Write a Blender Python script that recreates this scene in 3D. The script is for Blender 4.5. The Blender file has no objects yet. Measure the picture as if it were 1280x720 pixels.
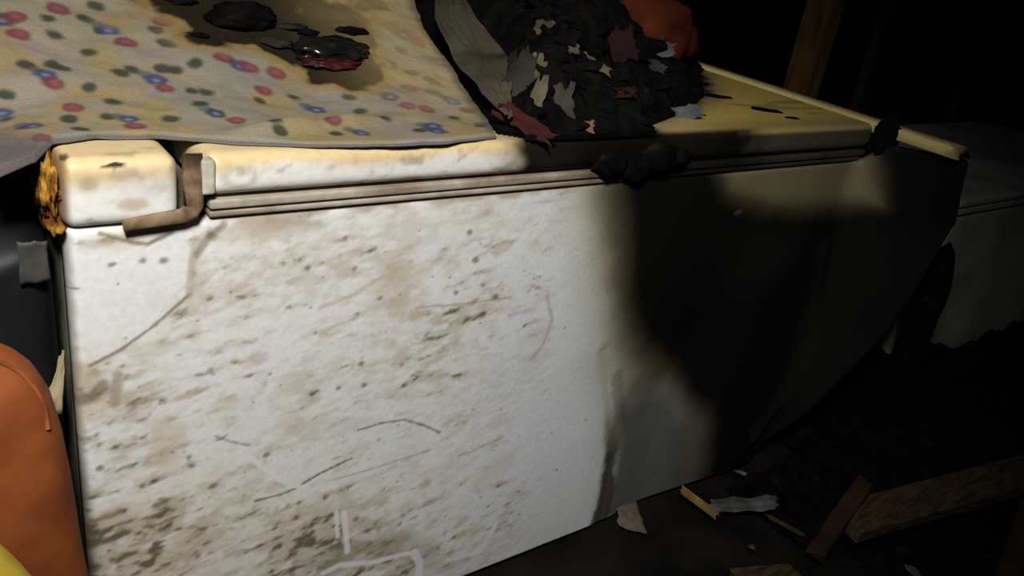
import bpy, bmesh, math, random
import numpy as np
from mathutils import Vector, Matrix

# ------------------------------------------------------------------ camera, world, lights
SC = bpy.context.scene
COL = SC.collection
FPX = 1068.42
CAM = np.array([-0.12695, -0.77964, 0.95586])
ROT = np.array([[0.80209946, 0.13721772, -0.58121232],
                [-0.57884356, 0.41802501, -0.70013943],
                [0.14688975, 0.89801246, 0.41472523]])
cd = bpy.data.cameras.new('camera')
cd.sensor_width = 36.0
cd.lens = 36.0 * FPX / 1280.0
cd.clip_start = 0.02
cam = bpy.data.objects.new('camera', cd)
COL.objects.link(cam)
cam.matrix_world = Matrix.Translation(Vector(CAM)) @ Matrix(ROT.tolist()).to_4x4()
SC.camera = cam

world = bpy.data.worlds.new('dark_room')
SC.world = world
world.use_nodes = True
world.node_tree.nodes['Background'].inputs[0].default_value = (0.55, 0.62, 0.7, 1)
world.node_tree.nodes['Background'].inputs[1].default_value = 0.012

ld = bpy.data.lights.new('key_spot', 'SPOT')  # unseen key spot, cone shaped to leave the right and corners dark
ld.shadow_soft_size = 0.12
ld.spot_size = math.radians(88)
ld.spot_blend = 1.0
ld.energy = 116
ld.color = (1.0, 0.985, 0.955)
key = bpy.data.objects.new('key_spot', ld)
COL.objects.link(key)
key.location = (-0.24, -0.80, 1.52)
key.rotation_euler = (Vector((0.24, 0.12, 0.66)) - key.location).to_track_quat('-Z', 'Y').to_euler()

SC.view_settings.view_transform = 'Standard'
SC.view_settings.look = 'None'
SC.view_settings.gamma = 1
SC.view_settings.use_curve_mapping = False
SC.view_settings.exposure = 0.0

# ------------------------------------------------------------------ helpers
rng = np.random.default_rng(7)
random.seed(7)
TAB = rng.random((256, 256)).astype(np.float64)
TAB3 = rng.random((64, 64, 64))

def vn(x, y, seed=0):
    x = np.asarray(x, float) + seed * 17.31
    y = np.asarray(y, float) + seed * 9.77
    ix = np.floor(x).astype(int); iy = np.floor(y).astype(int)
    fx = x - ix; fy = y - iy
    fx = fx * fx * (3 - 2 * fx); fy = fy * fy * (3 - 2 * fy)
    a = TAB[ix & 255, iy & 255]; b = TAB[(ix + 1) & 255, iy & 255]
    c = TAB[ix & 255, (iy + 1) & 255]; d = TAB[(ix + 1) & 255, (iy + 1) & 255]
    return (a * (1 - fx) + b * fx) * (1 - fy) + (c * (1 - fx) + d * fx) * fy

def fbm(x, y, seed=0, o=4):
    s = 0; a = .5; t = 0
    for k in range(o):
        s = s + a * vn(np.asarray(x) * 2 ** k, np.asarray(y) * 2 ** k, seed + k * 3); t += a; a *= .5
    return s / t

def vn3(p, seed=0):
    p = np.asarray(p, float) + seed * 5.37
    i = np.floor(p).astype(int); f = p - i; f = f * f * (3 - 2 * f)
    r = 0
    for dx in (0, 1):
        for dy in (0, 1):
            for dz in (0, 1):
                w = (f[:, 0] if dx else 1 - f[:, 0]) * (f[:, 1] if dy else 1 - f[:, 1]) * (f[:, 2] if dz else 1 - f[:, 2])
                r = r + w * TAB3[(i[:, 0] + dx) & 63, (i[:, 1] + dy) & 63, (i[:, 2] + dz) & 63]
    return r

def fbm3(p, seed=0, o=3):
    s = 0; a = .5; t = 0
    for k in range(o):
        s = s + a * vn3(p * 2 ** k, seed + k); t += a; a *= .5
    return s / t

def ss(a, b, x):
    t = np.clip((np.asarray(x, float) - a) / (b - a), 0, 1)
    return t * t * (3 - 2 * t)

def ray(px, py):
    return ROT @ np.array([(px - 640) / FPX, -(py - 360) / FPX, -1.0])

def on_plane(px, py, axis, v):
    d = ray(px, py)
    return CAM + d * (v - CAM[axis]) / d[axis]

def on_surface(px, py, fn, s0=0.3, s1=4.0):
    d = ray(px, py)
    s = np.linspace(s0, s1, 1500)
    P = CAM + d * s[:, None]
    h = fn(P[:, 0], P[:, 1])
    k = np.argmax(P[:, 2] < h)
    if not (P[:, 2] < h).any():
        k = len(s) - 1
    return P[k]

def px_of(V):
    q = (np.asarray(V) - CAM) @ ROT
    return 640 + FPX * q[:, 0] / -q[:, 2], 360 - FPX * q[:, 1] / -q[:, 2]

def seg_dist(x, y, pts):
    d = np.full(np.shape(x), 1e9)
    for (a, b), (c, e) in zip(pts[:-1], pts[1:]):
        vx, vy = c - a, e - b
        t = np.clip(((x - a) * vx + (y - b) * vy) / (vx * vx + vy * vy + 1e-12), 0, 1)
        d = np.minimum(d, np.hypot(x - a - t * vx, y - b - t * vy))
    return d

def poly_sd(x, y, pts):           # positive inside
    pts = list(pts)
    d = seg_dist(x, y, pts + [pts[0]])
    ins = np.zeros(np.shape(x), bool)
    n = len(pts)
    for i in range(n):
        x0, y0 = pts[i]; x1, y1 = pts[(i + 1) % n]
        c = ((y0 > y) != (y1 > y)) & (x < (x1 - x0) * (y - y0) / (y1 - y0 + 1e-12) + x0)
        ins ^= c
    return np.where(ins, d, -d)

def mixc(c, new, m):
    return c * (1 - m[..., None]) + np.array(new) * m[..., None]

def new_mat(name):
    m = bpy.data.materials.new(name); m.use_nodes = True
    nt = m.node_tree
    return m, nt, nt.nodes['Principled BSDF']

def rgba(c):
    return (c[0], c[1], c[2], 1)

def noise_mat(name, c1, c2, scale=20, rough=.7, bump=.2, stretch=(1, 1, 1), detail=6, spec=.3, lo=.35, hi=.65, bdist=.004, c3=None):
    m, nt, b = new_mat(name)
    tc = nt.nodes.new('ShaderNodeTexCoord'); mp = nt.nodes.new('ShaderNodeMapping')
    mp.inputs['Scale'].default_value = stretch
    nz = nt.nodes.new('ShaderNodeTexNoise'); nz.inputs['Scale'].default_value = scale; nz.inputs['Detail'].default_value = detail
    cr = nt.nodes.new('ShaderNodeValToRGB')
    cr.color_ramp.elements[0].position = lo; cr.color_ramp.elements[0].color = rgba(c1)
    cr.color_ramp.elements[1].position = hi; cr.color_ramp.elements[1].color = rgba(c2)
    if c3:
        e = cr.color_ramp.elements.new(min(hi + .1, 1)); e.color = rgba(c3)
    bp = nt.nodes.new('ShaderNodeBump'); bp.inputs['Strength'].default_value = bump; bp.inputs['Distance'].default_value = bdist
    L = nt.links.new
    L(tc.outputs['Object'], mp.inputs[0]); L(mp.outputs[0], nz.inputs['Vector'])
    L(nz.outputs['Fac'], cr.inputs[0]); L(cr.outputs[0], b.inputs['Base Color'])
    L(nz.outputs['Fac'], bp.inputs['Height']); L(bp.outputs[0], b.inputs['Normal'])
    b.inputs['Roughness'].default_value = rough
    b.inputs['Specular IOR Level'].default_value = spec
    return m

def painted_mat(name, rough=.5, fine=.12, scale=180, bump=.12, spec=.35, stretch=(1, 1, 1), sheen=0, bdist=.001):
    """surface colour from the 'stain' attribute (dirt, rust, soot, print), plus fine procedural grain"""
    m, nt, b = new_mat(name)
    L = nt.links.new
    at = nt.nodes.new('ShaderNodeAttribute'); at.attribute_name = 'stain'
    tc = nt.nodes.new('ShaderNodeTexCoord'); mp = nt.nodes.new('ShaderNodeMapping'); mp.inputs['Scale'].default_value = stretch
    nz = nt.nodes.new('ShaderNodeTexNoise'); nz.inputs['Scale'].default_value = scale; nz.inputs['Detail'].default_value = 5
    mr = nt.nodes.new('ShaderNodeMapRange'); mr.inputs[1].default_value = .3; mr.inputs[2].default_value = .7
    mr.inputs[3].default_value = 1 - fine; mr.inputs[4].default_value = 1 + fine * .3
    vm = nt.nodes.new('ShaderNodeVectorMath'); vm.operation = 'SCALE'
    bp = nt.nodes.new('ShaderNodeBump'); bp.inputs['Strength'].default_value = bump; bp.inputs['Distance'].default_value = bdist
    L(tc.outputs['Object'], mp.inputs[0]); L(mp.outputs[0], nz.inputs['Vector'])
    L(nz.outputs['Fac'], mr.inputs[0]); L(at.outputs['Color'], vm.inputs[0]); L(mr.outputs[0], vm.inputs['Scale'])
    L(vm.outputs[0], b.inputs['Base Color'])
    L(nz.outputs['Fac'], bp.inputs['Height']); L(bp.outputs[0], b.inputs['Normal'])
    b.inputs['Roughness'].default_value = rough
    sr = nt.nodes.new('ShaderNodeMapRange'); sr.inputs[1].default_value = .01; sr.inputs[2].default_value = .25
    sr.inputs[3].default_value = .03; sr.inputs[4].default_value = spec          # soot is matt, enamel is not
    L(at.outputs['Fac'], sr.inputs[0]); L(sr.outputs[0], b.inputs['Specular IOR Level'])
    if sheen:
        b.inputs['Sheen Weight'].default_value = sheen
    return m

def mesh_obj(name, V, F, mat, parent=None, smooth=True, colours=None):
    me = bpy.data.meshes.new(name)
    V = np.asarray(V, float)
    me.from_pydata(V.tolist(), [], F.tolist() if hasattr(F, 'tolist') else F)
    me.materials.append(mat)
    if smooth:
        me.polygons.foreach_set('use_smooth', [True] * len(me.polygons))
    if colours is not None:
        a = me.attributes.new('stain', 'FLOAT_COLOR', 'POINT')
        c4 = np.ones((len(V), 4)); c4[:, :3] = np.clip(colours, 0, 1)
        a.data.foreach_set('color', c4.ravel())
    me.update()
    o = bpy.data.objects.new(name, me)
    COL.objects.link(o)
    if parent is not None:
        o.parent = parent
        o.matrix_parent_inverse = Matrix.Translation(-Vector(parent.location)) if parent.rotation_euler == None else parent_inv(parent)
    return o

def parent_inv(p):
    m = Matrix.LocRotScale(p.location, p.rotation_euler, p.scale)
    q = p.parent
    if q is not None:
        m = Matrix.LocRotScale(q.location, q.rotation_euler, q.scale) @ p.matrix_parent_inverse @ m
    return m.inverted()

def tag(o, label, cat=None, group=None, kind=None):
    o['label'] = label
    if cat: o['category'] = cat
    if group: o['group'] = group
    if kind: o['kind'] = kind
    return o

def thing(name, label, cat, loc, group=None):
    o = bpy.data.objects.new(name, None)
    o.empty_display_size = .05
    COL.objects.link(o); o.location = loc
    return tag(o, label, cat, group)

def solidify(o, t, off=-1):
    md = o.modifiers.new('thickness', 'SOLIDIFY'); md.thickness = t; md.offset = off
    return o

def grid_faces(nu, nv):            # vertices index = i*nv + j
    i, j = np.meshgrid(np.arange(nu - 1), np.arange(nv - 1), indexing='ij')
    a = (i * nv + j).ravel()
    return np.stack([a, a + nv, a + nv + 1, a + 1], 1)

def lines(lo, hi, r, step):
    n = max(2, int((hi - lo - 2 * r) / step) + 1)
    e = r * (1 - np.cos(np.linspace(0, math.pi / 2, 6)[:-1])) * 1.0
    mid = np.linspace(lo + r, hi - r, n)
    return np.concatenate([lo + e, mid, (hi - e)[::-1]])

def rounded_box(lo, hi, r, step=.02, steps=None, faces='xXyYzZ'):
    lo = np.array(lo, float); hi = np.array(hi, float)
    st = steps or (step, step, step)
    ax = [lines(lo[k], hi[k], r, st[k]) for k in range(3)]
    V = []; F = []; base = 0
    for k in range(3):
        u, v = [q for q in range(3) if q != k]
        for side in (0, 1):
            key_ = 'xyz'[k] if side == 0 else 'XYZ'[k]
            if key_ not in faces: continue
            U, W_ = np.meshgrid(ax[u], ax[v], indexing='ij')
            P = np.zeros(U.shape + (3,)); P[..., u] = U; P[..., v] = W_; P[..., k] = (lo if side == 0 else hi)[k]
            P = P.reshape(-1, 3)
            f = grid_faces(len(ax[u]), len(ax[v]))
            flip = (side == 0) ^ (k == 1)
            if flip: f = f[:, ::-1]
            V.append(P); F.append(f + base); base += len(P)
    V = np.concatenate(V); F = np.concatenate(F)
    inn = np.clip(V, lo + r, hi - r)
    d = V - inn; n = np.linalg.norm(d, axis=1, keepdims=True); n[n < 1e-9] = 1
    V = inn + d / n * np.minimum(r, 1e9) * (np.linalg.norm(d, axis=1, keepdims=True) > 1e-9)
    # weld
    key_ = np.round(V, 6)
    uq, idx, inv = np.unique(key_, axis=0, return_index=True, return_inverse=True)
    inv = inv.reshape(-1)
    F = inv[F]
    good = np.array([len(set(f)) >= 3 for f in F.tolist()])
    F2 = []
    for f in F[good].tolist():
        g = []
        for q in f:
            if q not in g: g.append(q)
        F2.append(g)
    return V[idx], F2

def blob(c, rad, seed=0, amp=.25, freq=2.0, sub=3, squash_floor=None, power=1.0):
    bm = bmesh.new(); bmesh.ops.create_icosphere(bm, subdivisions=sub, radius=1)
    V = np.array([v.co[:] for v in bm.verts]); F = [[v.index for v in f.verts] for f in bm.faces]
    bm.free()
    if power != 1.0:
        V = np.sign(V) * np.abs(V) ** power
    n = fbm3(V * freq + 20, seed, 3)
    V = V * (1 + amp * (n[:, None] - .5) * 2)
    V = V * np.array(rad) + np.array(c)
    if squash_floor is not None:
        V[:, 2] = np.maximum(V[:, 2], squash_floor)
    return V, F

def beam(a, b, w, t, up=(0, 0, 1), seed=0, jag=0.0, nseg=10, bow=0.0):
    """sawn timber from a to b, with rough edges and uneven ends"""
    a = np.array(a, float); b = np.array(b, float)
    L = np.linalg.norm(b - a); x = (b - a) / L
    up = np.array(up, float); y = np.cross(up, x); y /= np.linalg.norm(y); z = np.cross(x, y)
    prof = []
    rr = min(w, t) * .12
    for (sx, sz) in ((-1, -1), (1, -1), (1, 1), (-1, 1)):
        cx, cz = sx * (w / 2 - rr), sz * (t / 2 - rr)
        a0 = math.atan2(sz, sx)
        for k in (-.5, .5):
            prof.append((cx + rr * 1.2 * math.cos(a0 + k * .8), cz + rr * 1.2 * math.sin(a0 + k * .8)))
    r = np.random.default_rng(seed)
    V = []
    m = len(prof)
    for i in range(nseg + 1):
        s = i / nseg
        for k, (pu, pv) in enumerate(prof):
            j = 0
            if jag and i in (0, nseg):
                j = (r.random() - .5) * jag
            p = a + x * (s * L + j) + y * (pu * (1 + .06 * (r.random() - .5))) + z * (pv * (1 + .08 * (r.random() - .5)) + bow * math.sin(math.pi * s))
            V.append(p)
    F = []
    for i in range(nseg):
        for k in range(m):
            F.append([i * m + k, (i + 1) * m + k, (i + 1) * m + (k + 1) % m, i * m + (k + 1) % m])
    F.append([k for k in range(m)]); F.append([nseg * m + k for k in range(m)][::-1])
    F = [f[::-1] for f in F]
    return np.array(V), F

def patch(c00, c10, c11, c01, nu=40, nv=40, amp=.01, freq=4, seed=0, sag=0.0, ragged=0.0):
    u, v = np.meshgrid(np.linspace(0, 1, nu), np.linspace(0, 1, nv), indexing='ij')
    if ragged:
        u = u + ragged * (fbm(v * 6, u * 0 + seed, seed) - .5) * (u > .5) * 2 * (u - .5) - ragged * (fbm(v * 6, u * 0, seed + 5) - .5) * (u < .5) * 2 * (.5 - u)
        v = v + ragged * (fbm(u * 7, v * 0 + seed, seed + 9) - .5) * 2 * np.abs(v - .5) * np.sign(v - .5)
    c00, c10, c11, c01 = [np.array(q, float) for q in (c00, c10, c11, c01)]
    P = (c00 * ((1 - u) * (1 - v))[..., None] + c10 * (u * (1 - v))[..., None] + c11 * (u * v)[..., None] + c01 * ((1 - u) * v)[..., None])
    n = np.cross(c10 - c00, c01 - c00); n /= np.linalg.norm(n)
    d = amp * (fbm(u * freq, v * freq, seed, 4) - .5) * 2 - sag * 4 * u * (1 - u)
    P = P + n * d[..., None]
    return P.reshape(-1, 3), grid_faces(nu, nv), u.ravel(), v.ravel()

def shard(c, size, seed, flat=.35):
    """a jagged charred fragment, ~30 triangles"""
    r = np.random.default_rng(seed)
    bm = bmesh.new(); bmesh.ops.create_icosphere(bm, subdivisions=1, radius=1)
    V = np.array([v.co[:] for v in bm.verts]); F = [[v.index for v in f.verts] for f in bm.faces]; bm.free()
    V = V * (0.6 + .8 * r.random((len(V), 1)))
    V = V * np.array([1, .35 + .4 * r.random(), flat])
    a = r.random() * 6.28; t = (r.random() - .5) * 1.2
    Rz = np.array([[math.cos(a), -math.sin(a), 0], [math.sin(a), math.cos(a), 0], [0, 0, 1]])
    Ry = np.array([[math.cos(t), 0, math.sin(t)], [0, 1, 0], [-math.sin(t), 0, math.cos(t)]])
    V = (V @ Ry.T @ Rz.T) * size
    return V + np.array(c), F

# ------------------------------------------------------------------ dimensions
H = 0.6266         # top of the cabinet side (fridge lies on its back)
TT = 0.695         # top face of the door and of the top trim
WID = 0.58
XT = 0.1005        # right end of top trim
XD0, XD1 = 0.1239, 1.25
XE = 1.30

# ------------------------------------------------------------------ materials
M_floor = noise_mat('sooty_ground', (.003, .0027, .0024), (.010, .0088, .007), 9, .92, .6, bdist=.02, detail=10, spec=.08)
M_wall = noise_mat('smoke_black_wall', (.004, .004, .004), (.012, .010, .008), 5, .95, .3, detail=8, spec=.05)
M_char = noise_mat('charred', (.0012, .0012, .0012), (.0055, .005, .0042), 40, .92, .6, bdist=.006, spec=.04, c3=(.014, .0125, .010))
M_charwood = noise_mat('charred_wood', (.005, .004, .003), (.03, .02, .012), 25, .85, .6, stretch=(1, 1, 6), spec=.1)
M_wood = noise_mat('smoked_timber', (.17, .095, .03), (.32, .19, .068), 9, .8, .3, stretch=(2, 10, 10), spec=.1)
M_pole = noise_mat('grey_pole', (.05, .04, .025), (.10, .08, .048), 12, .85, .3, spec=.1)
M_post = noise_mat('post_timber', (.12, .068, .022), (.24, .14, .045), 7, .8, .3, stretch=(6, 6, 1), spec=.1)
M_wood2 = noise_mat('dark_timber', (.020, .014, .007), (.058, .040, .018), 12, .85, .3, stretch=(2, 9, 9), spec=.1)
M_wood3 = noise_mat('reddish_timber', (.010, .006, .004), (.028, .015, .008), 12, .85, .3, spec=.1)
M_panel = painted_mat('enamelled_side', .5, .10, 150, .03, .3)
M_door = painted_mat('yellowed_door', .45, .10, 120, .12, .35)
M_cab = painted_mat('cabinet_shell', .6, .25, 60, .2, .25)
M_quilt = painted_mat('printed_cotton', .9, .16, 420, .5, .05, bdist=.002)
M_gasket = noise_mat('grey_gasket', (.20, .17, .13), (.42, .37, .30), 30, .6, .3, stretch=(1, 3, 3))
M_gasket_d = noise_mat('dirty_seam', (.025, .018, .012), (.10, .075, .05), 30, .8, .4)
M_rust = noise_mat('rusty_bracket', (.07, .044, .022), (.25, .17, .095), 45, .65, .5, spec=.3)
M_foam = noise_mat('scorched_foam', (.10, .035, .008), (.42, .22, .03), 38, .9, .9, bdist=.008, spec=.1, lo=.42, hi=.62)
M_orange = noise_mat('orange_fabric', (.15, .034, .008), (.28, .078, .018), 12, .75, .3, detail=8, spec=.2)
M_orange_d = noise_mat('orange_piping', (.13, .035, .01), (.26, .07, .018), 30, .8, .3, spec=.2)
M_black = noise_mat('black_plastic', (.004, .004, .005), (.010, .010, .012), 12, .55, .3, bdist=.01, spec=.25)
M_tape = noise_mat('grey_tape', (.03, .028, .025), (.06, .057, .05), 30, .6, .2)
M_yellow = noise_mat('yellow_cloth', (.34, .24, .018), (.52, .38, .035), 20, .85, .4)
M_card = noise_mat('tan_card', (.20, .16, .085), (.36, .30, .18), 18, .85, .3)
M_burntorange = noise_mat('scorched_orange_cloth', (.028, .005, .002), (.078, .015, .004), 9, .85, .5, spec=.1)
M_red = noise_mat('red_cloth', (.018, .003, .0025), (.050, .007, .006), 18, .8, .5, spec=.15)
M_crimson = noise_mat('crimson_cloth', (.005, .0008, .001), (.014, .002, .003), 18, .8, .5, spec=.15)
M_greycloth = noise_mat('scorched_grey_cloth', (.016, .0145, .010), (.078, .068, .045), 5, .9, .4, detail=8, spec=.08)
M_cream = noise_mat('cream_scrap', (.024, .020, .010), (.085, .072, .038), 25, .85, .4)
M_tatter = noise_mat('dark_tatter', (.008, .0075, .006), (.040, .037, .028), 14, .9, .5, spec=.05)
M_ashd = noise_mat('dull_ash', (.010, .011, .0105), (.045, .048, .045), 25, .9, .4, spec=.05)
M_ash = noise_mat('ash_scrap', (.035, .037, .035), (.11, .115, .11), 25, .85, .4)
M_gloss = noise_mat('melted_black', (.004, .004, .004), (.010, .009, .008), 20, .22, .3, spec=.5)
M_meltred = noise_mat('melted_red', (.02, .003, .002), (.055, .006, .005), 30, .5, .5)
M_grime_white = noise_mat('grimy_white_metal', (.18, .18, .14), (.40, .39, .31), 5, .6, .15, detail=8)
M_grime_grey = noise_mat('grimy_grey_metal', (.17, .18, .15), (.32, .335, .28), 5, .6, .15, detail=8)
M_slit = noise_mat('dark_tear', (.006, .005, .004), (.02, .016, .012), 60, .9, .3)

# ------------------------------------------------------------------ the setting
def slab(name, lo, hi, mat, n=(2, 2)):
    V, F = rounded_box(lo, hi, .004, 3.0)
    o = mesh_obj(name, V, F, mat, smooth=False); o['kind'] = 'structure'
    return o
nu = 200
gx, gy = np.meshgrid(np.linspace(-2.2, 4.6, nu), np.linspace(-2.6, 3.2, nu), indexing='ij')
near = np.exp(-((gx - .5) ** 2 + (gy - .2) ** 2) * .6)
gz = -.012 + .014 * (fbm(gx * 6, gy * 6, 3, 5) - .5) * 2
gz = np.minimum(gz, -.001)
fl = mesh_obj('floor', np.stack([gx, gy, gz], -1).reshape(-1, 3), grid_faces(nu, nu), M_floor)
tag(fl, 'soot-black earthen floor of the burnt room', kind='structure')
for nm, lo, hi, lb in (('wall_back', (-2.2, 3.0, -.05), (4.6, 3.15, 3.0), 'smoke-blackened back wall'),
                       ('wall_right', (4.4, -2.6, -.05), (4.55, 3.0, 3.0), 'smoke-blackened right wall'),
                       ('wall_left', (-2.2, -2.6, -.05), (-2.05, 3.0, 3.0), 'smoke-blackened left wall')):
    tag(slab(nm, lo, hi, M_wall), lb, kind='structure')

# ------------------------------------------------------------------ the refrigerator on its back
fridge = thing('refrigerator', 'fire-damaged white refrigerator lying on its back in the middle', 'refrigerator', (.65, .29, 0))

# --- side panel (faces the camera): x along the height of the fridge, z up
FX = 1.205                                  # where the side sheet starts to flare outwards
FA = math.radians(50)
def flare_point(px, py):                   # pixel -> (distance along flare, z)
    n = np.array([math.sin(FA), math.cos(FA), 0])
    d = ray(px, py); s = ((np.array([FX, 0, 0]) - CAM) @ n) / (d @ n)
    q = CAM + d * s
    return ((q[0] - FX) / math.cos(FA), q[2])
def fp(px, py):
    q = on_plane(px, py, 1, 0.0)
    if q[0] > FX + .01:
        e = flare_point(px, py); return (FX + e[0], e[1])
    return (q[0], q[2])
def fps(*pts):
    return [fp(*q) for q in pts]

edge = [((fp(*q)[0] - FX), fp(*q)[1]) for q in ((1208, 196), (1196, 255), (1186, 300), (1150, 360), (1105, 425), (1050, 480), (985, 540), (935, 578))]
edge.sort(key=lambda e: e[1])
ez = np.array([e[1] for e in edge]); es = np.array([e[0] for e in edge])
ZTOP = H + .004
nx, nz = 640, 300
S, Zq = np.meshgrid(np.linspace(0, 1, nx), np.linspace(0, 1, nz), indexing='ij')
smax = FX + np.interp(Zq * ZTOP, ez, es) + .004 * (fbm(Zq * 30, Zq * 0, 2) - .5)
smax = np.maximum(smax, .95)
ARC = S * smax
ZT = ZTOP + (TT - .024 - ZTOP) * ss(FX + .03, FX + .075, ARC)
Zp = Zq * ZT
# sagging, scorched lower edge
X = np.minimum(ARC, FX); Y = np.zeros_like(X)
fl_ = np.maximum(ARC - FX, 0)
w = ss(0, .08, fl_)
X = X + fl_ * (1 - w * (1 - math.cos(FA))); Y = Y - fl_ * w * math.sin(FA)
# rounded left edge
r0 = .012
t0 = np.clip(1 - ARC / r0, 0, 1)
Y = Y + r0 * (1 - np.sqrt(np.maximum(1 - t0 ** 2, 0)))
# top edge folds in under the gasket
t1 = np.clip(1 - (ZT - Zp) / .010, 0, 1)
Y = Y + .008 * (1 - np.sqrt(np.maximum(1 - t1 ** 2, 0)))
# dents
Y = Y + .004 * (fbm(ARC * 5, Zp * 5, 11, 3) - .5) * ss(0, .05, ARC)
bc = fp(965, 330)
Y = Y - .022 * np.exp(-(((ARC - bc[0]) / .11) ** 2 + ((Zp - bc[1]) / .10) ** 2))
vc = fp(880, 430)
Y = Y + .020 * np.exp(-(((ARC - vc[0]) / .10) ** 2 + ((Zp - vc[1]) / .12) ** 2))
rib = fps((940, 545), (985, 500), (1012, 440), (1022, 370), (1024, 310))
Y = Y - .012 * np.exp(-(seg_dist(ARC, Zp, rib) / .018) ** 2)
crease = fps((757, 440), (764, 500), (766, 560), (757, 620), (748, 660))
cd_ = seg_dist(ARC, Zp, crease)
Y = Y + .0025 * np.exp(-(cd_ / .012) ** 2)
crx = np.interp(Zp, [c[1] for c in crease][::-1], [c[0] for c in crease][::-1])
low = ss(.30, .20, Zp)
Y = Y + .012 * low * ss(-.01, .12, ARC - crx) * ss(.35, .10, ARC - crx)
# lower edge bends upwards a little where torn
P = np.stack([X, Y, Zp], -1)

# --- colour of the side: enamel, grime, scratches, rust, soot, some painted shade
x, z = ARC, Zp
base = np.ones(x.shape + (3,)) * np.array([.70, .705, .68])
warm = fbm(x * 4, z * 4, 21, 3)
base = mixc(base, (.70, .66, .56), ss(.42, .7, warm) * .55)
base = mixc(base, (.64, .66, .70), ss(.40, .62, x) * .6)
ca, sa = math.cos(.16), math.sin(.16)
u = x * ca + z * sa; v = -x * sa + z * ca
wx = .02 * (fbm(x * 12, z * 12, 35, 2) - .5)
st = fbm(u * 34 + wx * 30, v * 95 + wx * 60, 31, 5)
bl = fbm(u * 40, v * 62, 41, 5)
fine = fbm(u * 120, v * 210, 45, 3)
def dens(px, py, r, k):
    c = fp(px, py); return k * np.exp(-((x - c[0]) ** 2 + (z - c[1]) ** 2) / r ** 2)
D = .37 + dens(120, 690, .075, .62) + dens(200, 690, .06, .45) + dens(370, 680, .07, .45) + dens(470, 680, .05, .28) + dens(600, 360, .05, .35) \
    + dens(150, 560, .06, .25) + dens(270, 370, .07, .14) + dens(480, 420, .08, .16) + dens(450, 330, .07, .12) + dens(250, 330, .03, .25) \
    + dens(440, 705, .06, .5) + dens(500, 712, .03, .5) + dens(640, 640, .05, .32) + dens(560, 680, .05, .25) + dens(215, 480, .10, .14) + dens(330, 600, .08, .14) + dens(120, 320, .035, .2) + dens(110, 500, .03, .4) + dens(545, 440, .05, .2)
D = D * (1 - .75 * ss(.56, .68, x))
clean = poly_sd(x, z, fps((84, 312), (236, 305), (236, 365), (190, 408), (115, 455), (92, 455)))
D = D * (1 - .6 * ss(-.004, .008, clean))
thr = .80 - .50 * np.clip(D, 0, 1)
g1 = ss(thr - .06, thr + .20, .58 * st + .42 * bl + .05 * (fine - .5))
base = mixc(base, (.46, .39, .28), np.clip(g1 * .78, 0, 1))
mot = ss(.42, .72, .5 * fbm(u * 70, v * 150, 47, 3) + .5 * fbm(u * 9, v * 14, 49, 3))
base = mixc(base, (.50, .44, .34), mot * .75 * np.clip(D * 1.5, 0, 1))
thr2 = .87 - .40 * np.clip(D, 0, 1)
g2 = ss(thr2 - .05, thr2 + .16, .45 * st + .55 * fbm(u * 75, v * 130, 61, 4) + .10 * (fine - .5))
base = mixc(base, (.105, .085, .05), np.clip(g2 * .9, 0, 1))
ochre = ss(.60, .75, fbm(u * 14, v * 22, 71, 4)) * np.clip(D * 1.6, 0, 1)
base = mixc(base, (.47, .36, .20), ochre * .4)
# fly specks
for k in range(110):
    c = (rng.random() * .75, rng.random() * .6); rr = .0008 + .0016 * rng.random() ** 2
    m = (np.abs(x - c[0]) < .008) & (np.abs(z - c[1]) < .008)
    if m.any():
        base[m] = mixc(base[m], (.18, .15, .11), .75 * ss(rr * 1.5, rr * .5, np.hypot((x[m] - c[0]), (z[m] - c[1]) * 1.3)))
for (a, b, rr) in ((497, 602, 4), (575, 470, 4), (455, 482, 6), (423, 485, 6), (337, 468, 4), (587, 291, 7), (500, 655, 4), (610, 633, 4), (267, 607, 9), (240, 582, 5), (333, 569, 8),
                   (620, 372, 8), (570, 366, 6), (475, 373, 6), (452, 455, 7), (592, 513, 3), (627, 512, 3), (823, 598, 4), (696, 587, 3), (650, 545, 3), (178, 607, 5), (125, 585, 6), (385, 335, 6), (595, 325, 7), (140, 330, 6), (205, 325, 8), (178, 325, 6)):
    c = fp(a, b); rr = rr * .00058 * (1 + .6 * c[0])
    d = np.hypot(x - c[0], (z - c[1]) * 1.25) + .0045 * (fine - .5)
    base = mixc(base, (.17, .14, .09), .8 * ss(rr * 1.4, rr * .5, d))
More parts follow.
